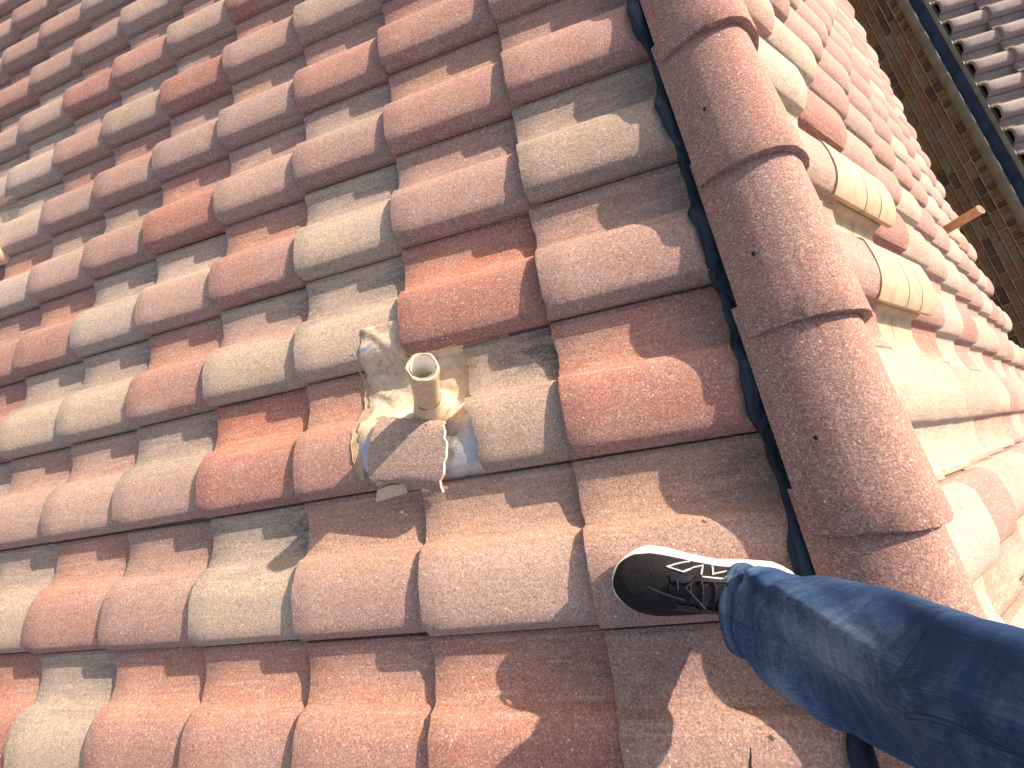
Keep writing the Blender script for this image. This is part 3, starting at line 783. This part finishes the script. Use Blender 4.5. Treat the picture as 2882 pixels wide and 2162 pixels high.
# gutter: back lining, bottom, front face with rolled lip
gx0, gx1 = 5.008, NX - .005
gprof = [(gx0 + .030, -2.028), (gx0 + .018, -2.022), (gx0 + .010, -1.99), (gx0 + .001, -1.965), (gx0 - .001, -1.946), (gx0 + .004, -1.9395), (gx0 + .012, -1.941)]
ys = np.linspace(YA, YZ, 40); vs = []
for y in ys:
    for k_, (x, z) in enumerate(gprof): vs.append((x + .0012 * math.sin(y * 3), y, z + .0015 * math.sin(y * 1.7)))
o = mk('gutter', vs, grid_faces(len(ys), len(gprof)), M_GUT, nb, smooth=50); md = o.modifiers.new('t', 'SOLIDIFY'); md.thickness = .002
gut = o
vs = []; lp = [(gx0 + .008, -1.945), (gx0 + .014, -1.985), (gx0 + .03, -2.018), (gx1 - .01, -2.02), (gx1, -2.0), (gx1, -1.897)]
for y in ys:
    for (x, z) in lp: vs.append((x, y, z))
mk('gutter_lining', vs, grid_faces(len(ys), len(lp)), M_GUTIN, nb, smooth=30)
for y in np.arange(-2.6, 8.4, 1.55):   # gutter joints / spikes
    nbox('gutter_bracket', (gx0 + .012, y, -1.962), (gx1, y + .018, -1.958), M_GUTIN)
# wall: mortar sheet with proud bricks
nbox('wall', (NX + .006, YA, -4.6), (NX + .25, YZ, -2.035), M_MORTAR)
BH, BL, JT = .0605, .200, .014
def brick_mesh(l, h, seed):
    r = random.Random(seed); d = .022; b_ = .003
    pts = []
    for x in (0, 1):
        ins = b_ if x == 0 else 0
        for (y, z) in ((ins, ins), (l - ins, ins), (l - ins, h - ins), (ins, h - ins)):
            pts.append((d * x + r.uniform(-.0015, .0015) * (1 - x), y + r.uniform(-.0015, .0015), z + r.uniform(-.0015, .0015)))
    me = bpy.data.meshes.new('brick'); me.from_pydata(pts, [], [(3, 2, 1, 0), (4, 5, 1 + 0, 0), (5, 6, 2, 1), (6, 7, 3, 2), (7, 4, 0, 3)]); me.update(); return me
BM = {}
for kind, (l, h) in {'s': (BL, BH), 'h': (.095, BH), 'r': (BH, .098)}.items():
    for m_ in range(4):
        for v in range(3):
            me = brick_mesh(l, h, m_ * 7 + v); me.materials.append(BR[m_]); BM[(kind, m_, v)] = me
bl = []
rb = random.Random(4)
y = YA
while y < YZ - .1:
    bl.append(('r', y, -2.045 - .098)); y += BH + JT
z = -2.045 - .098 - JT - BH; rowi = 0
while z > -4.5:
    y = YA + (rowi % 2) * (BL + JT) / 2
    while y < YZ - .21:
        bl.append(('s', y, z)); y += BL + JT
    z -= BH + JT; rowi += 1
def vis_size(kind, y, z):
    v = in_view(Vector((NX, y + .05, z + .03)), .01)
    if v is None: return -1
    # hidden behind our own eave?
    d = Vector((NX, y, z)) - CAM; k_ = (4.0 - CAM.x) / d.x; zz = CAM.z + d.z * k_
    if zz < -1.98: return -1
    return 1 / d.length
bl.sort(key=lambda b_: -vis_size(*b_))
fv, ff, fi = [], [], []
NBK = 298
for i, (kind, y, z) in enumerate(bl):
    m_ = rb.choices(range(4), weights=(5, 2, 4, 2))[0]; me = BM[(kind, m_, rb.randrange(3))]
    px = NX - .008 + rb.uniform(-.003, .003)
    if i < NBK and vis_size(kind, y, z) > 0:
        o = bpy.data.objects.new('brick', me); COL.objects.link(o); o.parent = nb; o.matrix_parent_inverse = Matrix.Translation(-Vector(nb.location)); o.location = (px, y, z)
    else:
        off = len(fv); fv += [(v.co.x + px, v.co.y + y, v.co.z + z) for v in me.vertices]
        for p in me.polygons: ff.append(tuple(off + k_ for k_ in p.vertices)); fi.append(m_)
o = mk('brick_field', fv, ff, None, nb); [o.data.materials.append(m) for m in BR]; o.data.polygons.foreach_set('material_index', fi); o['kind'] = 'stuff'

# ground
tag(mk('ground', [(-150, -150, -4.6), (150, -150, -4.6), (150, 150, -4.6), (-150, 150, -4.6)], [(0, 1, 2, 3)], M_GROUND), kind='structure')

# ------------------------------------------------------------------ person: right leg in jeans and black running shoe
person = empty('person', (-.25, -2.08, -.08)); tag(person, 'person in blue jeans bracing a black running shoe with white sole on the tiles', 'person')
def camp(px, py, depth):
    return CAM + RM @ Vector(((px - 1441) / 1104.73 * depth, -(py - 1081) / 1104.73 * depth, -depth))
# shoe frame: origin at heel on the sole plane
hs, hy, ts, ty = .158, -2.096, .449, -2.064
fwd = (LF(ts, ty, 0) - LF(hs, hy, 0)); SLN = fwd.length; fwd.normalize(); upv = nL.copy(); side = upv.cross(fwd)   # side = person's left (-y)
H0 = .0305
def SH(x, y, z): return LF(hs, hy, H0) + fwd * x + side * y + upv * z
OUT = [(0, .0, .0), (.010, -.022, .022), (.03, -.0325, .0325), (.07, -.0345, .034), (.11, -.0340, .033), (.15, -.0395, .037), (.19, -.0480, .044), (.225, -.0520, .047), (.25, -.0495, .0445), (.27, -.042, .037), (.283, -.032, .028), (.291, -.017, .015), (SLN, 0, 0)]
def outl(x):
    for a, b_ in zip(OUT, OUT[1:]):
        if x <= b_[0]: f = (x - a[0]) / (b_[0] - a[0]); return a[1] + (b_[1] - a[1]) * f, a[2] + (b_[2] - a[2]) * f
    return 0, 0
def interp(tab, x):
    for a, b_ in zip(tab, tab[1:]):
        if x <= b_[0]: f = (x - a[0]) / (b_[0] - a[0]); f = f * f * (3 - 2 * f) * .4 + f * .6; return a[1] + (b_[1] - a[1]) * f
    return tab[-1][1]
xs = [0.0015, .004, .010, .02, .035, .055, .075, .095, .115, .135, .155, .175, .195, .21, .225, .24, .253, .264, .273, .280, .286, .290, .2925]
xs = [x * SLN / .2935 for x in xs]
solez = [(0, .036), (.06, .034), (.12, .030), (.2, .026), (.26, .025), (.30, .030)]; botz = [(0, .008), (.03, .0), (.22, .0), (.26, .004), (.30, .016)]
# sole
vs = []; n_ = 24
for x in xs:
    l_, r_ = outl(x); zb, zt = interp(botz, x), interp(solez, x)
    for k in range(n_):
        a = 2 * math.pi * k / n_; c_, s_ = math.cos(a), math.sin(a)
        cc = math.copysign(abs(c_) ** .45, c_); ss = math.copysign(abs(s_) ** .6, s_)
        fs_ = max(0, min(1, (.285 - x) / .06)); flare = 1.0 + ((.17 + (.08 if ss < 0 else 0)) * fs_ if cc < 0 else .01 * fs_) + (.04 if x < .1 else 0)
        y = (r_ if cc > 0 else -l_) * cc * flare; z = zb + (zt - zb) * (.5 + .5 * ss)
        z += .0012 * math.sin(x * 260 + 2 * ss)
        vs.append(SH(x + (x - .145) * .02, y, z))
shoe_top = None
shoe = mk('shoe', vs, grid_faces(len(xs), n_, 0, True) + [tuple(range(n_))[::-1], tuple(range((len(xs) - 1) * n_, len(xs) * n_))], M_SOLE, person, smooth=50)
shoe['label'] = 'black knit running shoe with thick white foam sole'
upz = [(0, .060), (.03, .066), (.07, .070), (.11, .074), (.14, .076), (.17, .074), (.20, .068), (.23, .060), (.255, .054), (.275, .047), (.288, .038), (.30, .030)]
def upper_pt(x, a):
    l_, r_ = outl(x); z0 = interp(solez, x) - .004 - .014 * max(0, min(1, (x - .255) / .03)); zt = interp(upz, x)
    c_, s_ = math.cos(a), math.sin(a); pw = .80 if x > .16 else .62
    y = (r_ if c_ > 0 else -l_) * math.copysign(abs(c_) ** pw, c_) * (1.02 - .12 * s_ * (1 if x < .2 else .5)); z = z0 + (zt - z0) * s_ ** .85
    return x * 1.004 + .0, y, z
vs = []; m_ = 25
for x in xs:
    for k in range(m_):
        a = math.pi * k / (m_ - 1); vs.append(SH(*upper_pt(x, a)))
mk('upper', vs, grid_faces(len(xs), m_), M_KNIT, shoe, smooth=70).parent = shoe
def onup(x, a, lift):
    p0 = Vector(SH(*upper_pt(x, a))); px = Vector(SH(*upper_pt(x + .002, a))) - p0; pa = Vector(SH(*upper_pt(x, a + .03))) - p0
    n_ = px.cross(pa).normalized(); c0 = SH(x, 0, .03)
    if n_.dot(p0 - c0) < 0: n_ = -n_
    return p0 + n_ * lift
def ribbon(name, path, wd, mat, lift=.0012, closed=False, thick=.001):
    P = [Vector((x, a * .045)) for x, a in path]   # flatten angle to a length for offsetting
    N_ = len(P); Lp, Rp = [], []
    for i in range(N_):
        p_, c_, n2 = P[(i - 1) % N_] if (closed or i) else None, P[i], P[(i + 1) % N_] if (closed or i < N_ - 1) else None
        d1 = (c_ - p_).normalized() if p_ is not None else (n2 - c_).normalized(); d2 = (n2 - c_).normalized() if n2 is not None else d1
        n1_, n2_ = Vector((-d1.y, d1.x)), Vector((-d2.y, d2.x)); b_ = (n1_ + n2_); b_ = b_.normalized() if b_.length > .2 else n1_
        m = min(2.2, 1 / max(.35, b_.dot(n1_))); Lp.append(c_ + b_ * wd * m / 2); Rp.append(c_ - b_ * wd * m / 2)
    vs, fs = [], []; segs = N_ if closed else N_ - 1
    for i in range(segs):
        a0_, a1_, b0_, b1_ = Lp[i], Lp[(i + 1) % N_], Rp[i], Rp[(i + 1) % N_]
        for k in range(7):
            f = k / 6
            for q in (a0_.lerp(a1_, f), b0_.lerp(b1_, f)): vs.append(onup(q.x, q.y / .045, lift))
        o_ = len(vs) - 14
        for k in range(6): fs.append((o_ + 2 * k, o_ + 2 * k + 1, o_ + 2 * k + 3, o_ + 2 * k + 2))
    o = mk(name, vs, fs, mat, shoe); md = o.modifiers.new('t', 'SOLIDIFY'); md.thickness = thick; md.offset = 0
    return o
# silver outlined slanted N on the outer side (angle pi = outer edge, pi/2 = top)
def A(f): return math.pi - (.10 + .80 * f) * math.pi / 2
N_out = [(.161, A(.0)), (.198, A(.46)), (.175, A(.52)), (.142, A(.08)), (.150, A(.62)), (.122, A(.62)), (.070, A(.12)), (.098, A(.10)), (.131, A(.46)), (.127, A(.02))]
ribbon('logo_outline', N_out, .0030, M_SILVER, .0016)
# toe bumper, tongue, eyestay, laces
for sgn in (1, -1):
    path = [(.196, math.pi / 2 + sgn * .42), (.17, math.pi / 2 + sgn * .50), (.14, math.pi / 2 + sgn * .56), (.105, math.pi / 2 + sgn * .62)]
    ribbon('eyestay', path, .013, M_BLACK, .0018)
ribbon('tongue', [(.20, math.pi / 2), (.17, math.pi / 2), (.14, math.pi / 2), (.10, math.pi / 2)], .020, M_BLACK, .0022)
for i, x in enumerate((.190, .172, .154, .136, .118)):
    q = [onup(x + .004 * math.cos(k), math.pi / 2 + f * .42, .004) for k, f in enumerate((-1, -.5, 0, .5, 1))]
    v_, f_ = tube(q, .0020, 8); mk('lace', v_, f_, M_LACE, shoe, smooth=60)
q = [onup(.178, math.pi / 2 - .1, .008), onup(.205, math.pi / 2 - .02, .006), onup(.232, math.pi / 2 + .06, .004)]
v_, f_ = tube(q, .0026, 8); mk('lace', v_, f_, M_LACE, shoe, smooth=60)
q = [onup(.150, math.pi / 2 - .3, .008), onup(.175, math.pi / 2 + .2, .010), onup(.150, math.pi / 2 + .62, .006)]
v_, f_ = tube(q, .0026, 8); mk('lace', v_, f_, M_LACE, shoe, smooth=60)
q = [SH(.13, .035, .075), SH(.125, .055, .062), SH(.105, .062, .055), SH(.095, .05, .07)]
v_, f_ = tube(q, [.004, .006, .006, .004], 8); mk('lace', v_, f_, M_LACE, shoe, smooth=60)
for ch in list(person.children):
    pass
# body: ankle and shin as one continuous form inside the jeans
CL = [(2108, 1706, 0.64, 0.0626), (2150, 1730, 0.6102, 0.0657), (2210, 1760, 0.5708, 0.0708), (2310, 1802, 0.5104, 0.0739), (2430, 1852, 0.4505, 0.071), (2550, 1902, 0.4002, 0.0685), (2680, 1955, 0.3552, 0.0666), (2810, 2008, 0.3171, 0.066), (2950, 2062, 0.2832, 0.0636)]
C3 = [(camp(a, b_, d_), r_) for a, b_, d_, r_ in CL]
C3[0] = (C3[1][0] + Vector((-.014, .004, -.032)), .0640)
ank = LF(.215, -2.098, .10)
sh0 = [LF(.225, -2.100, .075), C3[1][0], C3[4][0], C3[7][0]]
v_, f_ = tube(sh0, [.034, .036, .048, .052], 20); o = mk('body', v_, f_, plain('sock_and_skin', (.02, .02, .022), .9), person, smooth=60)
# thigh continues outside the frame
kn = C3[-1][0]
for dv, r_ in (((.004, -.006, .07), .068), ((.05, -.06, .12), .073), ((.14, -.14, .14), .080), ((.22, -.24, .13), .086)): C3.append((kn + Vector(dv), r_))
# resample centre line
P = [c[0] for c in C3]; Rr = [c[1] for c in C3]
def cat(t):
    i = min(int(t), len(P) - 2); f = t - i; p0, p1, p2_, p3 = P[max(i - 1, 0)], P[i], P[i + 1], P[min(i + 2, len(P) - 1)]
    pt = .5 * ((2 * p1) + (p2_ - p0) * f + (2 * p0 - 5 * p1 + 4 * p2_ - p3) * f * f + (3 * p1 - p0 - 3 * p2_ + p3) * f ** 3)
    return pt, Rr[i] + (Rr[i + 1] - Rr[i]) * f
t0 = 0.0; T = np.linspace(t0, len(P) - 1.001, 150); NA = 96
pts = [cat(t) for t in T]; L_ = 0; vs = []; fade = []; uv = []
upref = Vector((-1, .15, .25)).normalized()
def bumpf(x, c_, w_): return math.exp(-((x - c_) / w_) ** 2)
seg = []
for i, (p, r_) in enumerate(pts):
    d = (pts[min(i + 1, len(pts) - 1)][0] - pts[max(i - 1, 0)][0]).normalized()
    if i: L_ += (p - pts[i - 1][0]).length
    e1_ = (upref - d * upref.dot(d)).normalized(); e2_ = d.cross(e1_)     # e1 faces the camera, e2 across
    seg.append((p, d, e1_, e2_, r_, L_))
    for k in range(NA):
        a = 2 * math.pi * k / NA; ca, sa = math.cos(a), math.sin(a)
        x = L_
        # folds: break at the hem, soft diagonal drapes on the shin
        f = 0; aa_ = a if a < math.pi else a - 2 * math.pi
        f += -.0095 * bumpf(x, .048 + .020 * sa, .0085) * (.5 + .5 * bumpf(a if a < math.pi else a - 2 * math.pi, .3, 1.6))
        f += .0065 * bumpf(x, .070 + .024 * sa, .013)
        f += .0026 * math.sin(x * 44 + a * 1.5 + 1.2 * math.sin(a * 2)) * bumpf(x, .10, .08) + .0045 * bumpf(x, .13 + .05 * sa, .012) - .0045 * bumpf(x, .155 + .05 * sa, .010)
        f += .0055 * math.sin(a * 4 - x * 16 + .8) * min(1, x * 8)
        f += .0014 * math.sin(a * 5 + x * 13 + 2 * math.sin(x * 9)) * min(1, x * 6)
        f += .0038 * math.sin(a * 2 - x * 17 + 2.0)
        f += .0008 * math.sin(a * 9 - x * 29 + 2 * math.sin(x * 11)) + .0040 * bumpf(aa_, -1.15 + 2.2 * x, .10) - .0035 * bumpf(aa_, -.95 + 2.2 * x, .12)
        f *= min(1, (x / .03) ** 1.5); f += .0035 * bumpf(x, .008, .012) + .0025 * math.sin(a * 2 + .6) * bumpf(x, 0, .03)
        rr = r_ + f
        rr *= 1 + .06 * ca * 0
        vs.append(p + e1_ * (rr * ca * .92) + e2_ * (rr * sa))
        aa = a if a < math.pi else a - 2 * math.pi
        fd = .50 * bumpf(aa, -.25, .45) * (.15 + .85 * bumpf(x, .22, .10)) + .35 * bumpf(aa, .7, .4) * bumpf(x, .14, .05) + 14 * max(0, f - .006) + .30 * bumpf(x, .006, .006) + .25 * bumpf(x, .055, .02) * bumpf(aa, -.9, .5)
        fade.append(fd); uv.append((a / (2 * math.pi) * .6, x))
fs = grid_faces(len(pts), NA, 0, True) + [tuple(range((len(pts) - 1) * NA, len(pts) * NA))]
je = mk('jeans', vs, fs, M_DENIM, person, smooth=80)
ul = je.data.uv_layers.new(name='UVMap')
for lp_ in je.data.loops: ul.data[lp_.index].uv = uv[lp_.vertex_index]
a_ = je.data.attributes.new('fade', 'FLOAT', 'POINT'); a_.data.foreach_set('value', fade)
md = je.modifiers.new('t', 'SOLIDIFY'); md.thickness = .003; md.offset = -1
je['label'] = 'faded blue denim jeans leg'
def jp(i, k, lift):
    v = Vector(vs[i * NA + k % NA]); c_ = seg[i][0]; return v + (v - c_).normalized() * lift
# side seam (outer side, towards the top of the picture) and hem stitching
ks = int(NA * .175)
q = [jp(i, int(round(NA * (.80 + .02 * math.sin(i * .05)))), .0016) for i in range(3, 149, 3)]
sm = []
for off2 in (0,):
    vv = []
    for i in range(2, 149, 2):
        for dk in (-1, 0, 1): vv.append(jp(i, int(NA * .80) + dk, .0012 + (.0014 if dk == 0 else 0)))
    n2 = len(vv) // 3; o = mk('seam', vv, grid_faces(n2, 3), M_DENIM2, je, smooth=60)
# hem: folded band and thread line
hi = [i for i in range(len(pts)) if seg[i][5] < .016]
vv = []
for i in (0, 0, hi[len(hi) // 2], hi[-1], hi[-1] + 0):
    lift = (.0, .0022, .0028, .0022, .0002)[len(vv) // NA]
    for k in range(NA): vv.append(jp(i, k, lift))
hm = mk('hem', vv, grid_faces(5, NA, 0, True), M_DENIM, je, smooth=60)
ul = hm.data.uv_layers.new(name='UVMap')
for lp_ in hm.data.loops:
    vi = lp_.vertex_index; ul.data[lp_.index].uv = ((vi % NA) / NA * .6, (vi // NA) * .004)
a_ = hm.data.attributes.new('fade', 'FLOAT', 'POINT'); a_.data.foreach_set('value', [.30 + .12 * math.sin(k * .7) for k in range(len(vv))])
M_THREAD = plain('tan_thread', (.20, .13, .09), .8)
tv, tf = [], []
for k in range(0, NA, 1):
    a0_, a1_ = jp(hi[-1], k, .0030), jp(hi[-1], k + 1, .0030); b_ = a0_.lerp(a1_, .7)
    v_, f_ = tube([a0_, b_], .0006, 5); o_ = len(tv); tv += v_; tf += [tuple(o_ + q2 for q2 in f) for f in f_]
th = mk('hem_stitching', tv, tf, M_THREAD, je); th['kind'] = 'stuff'
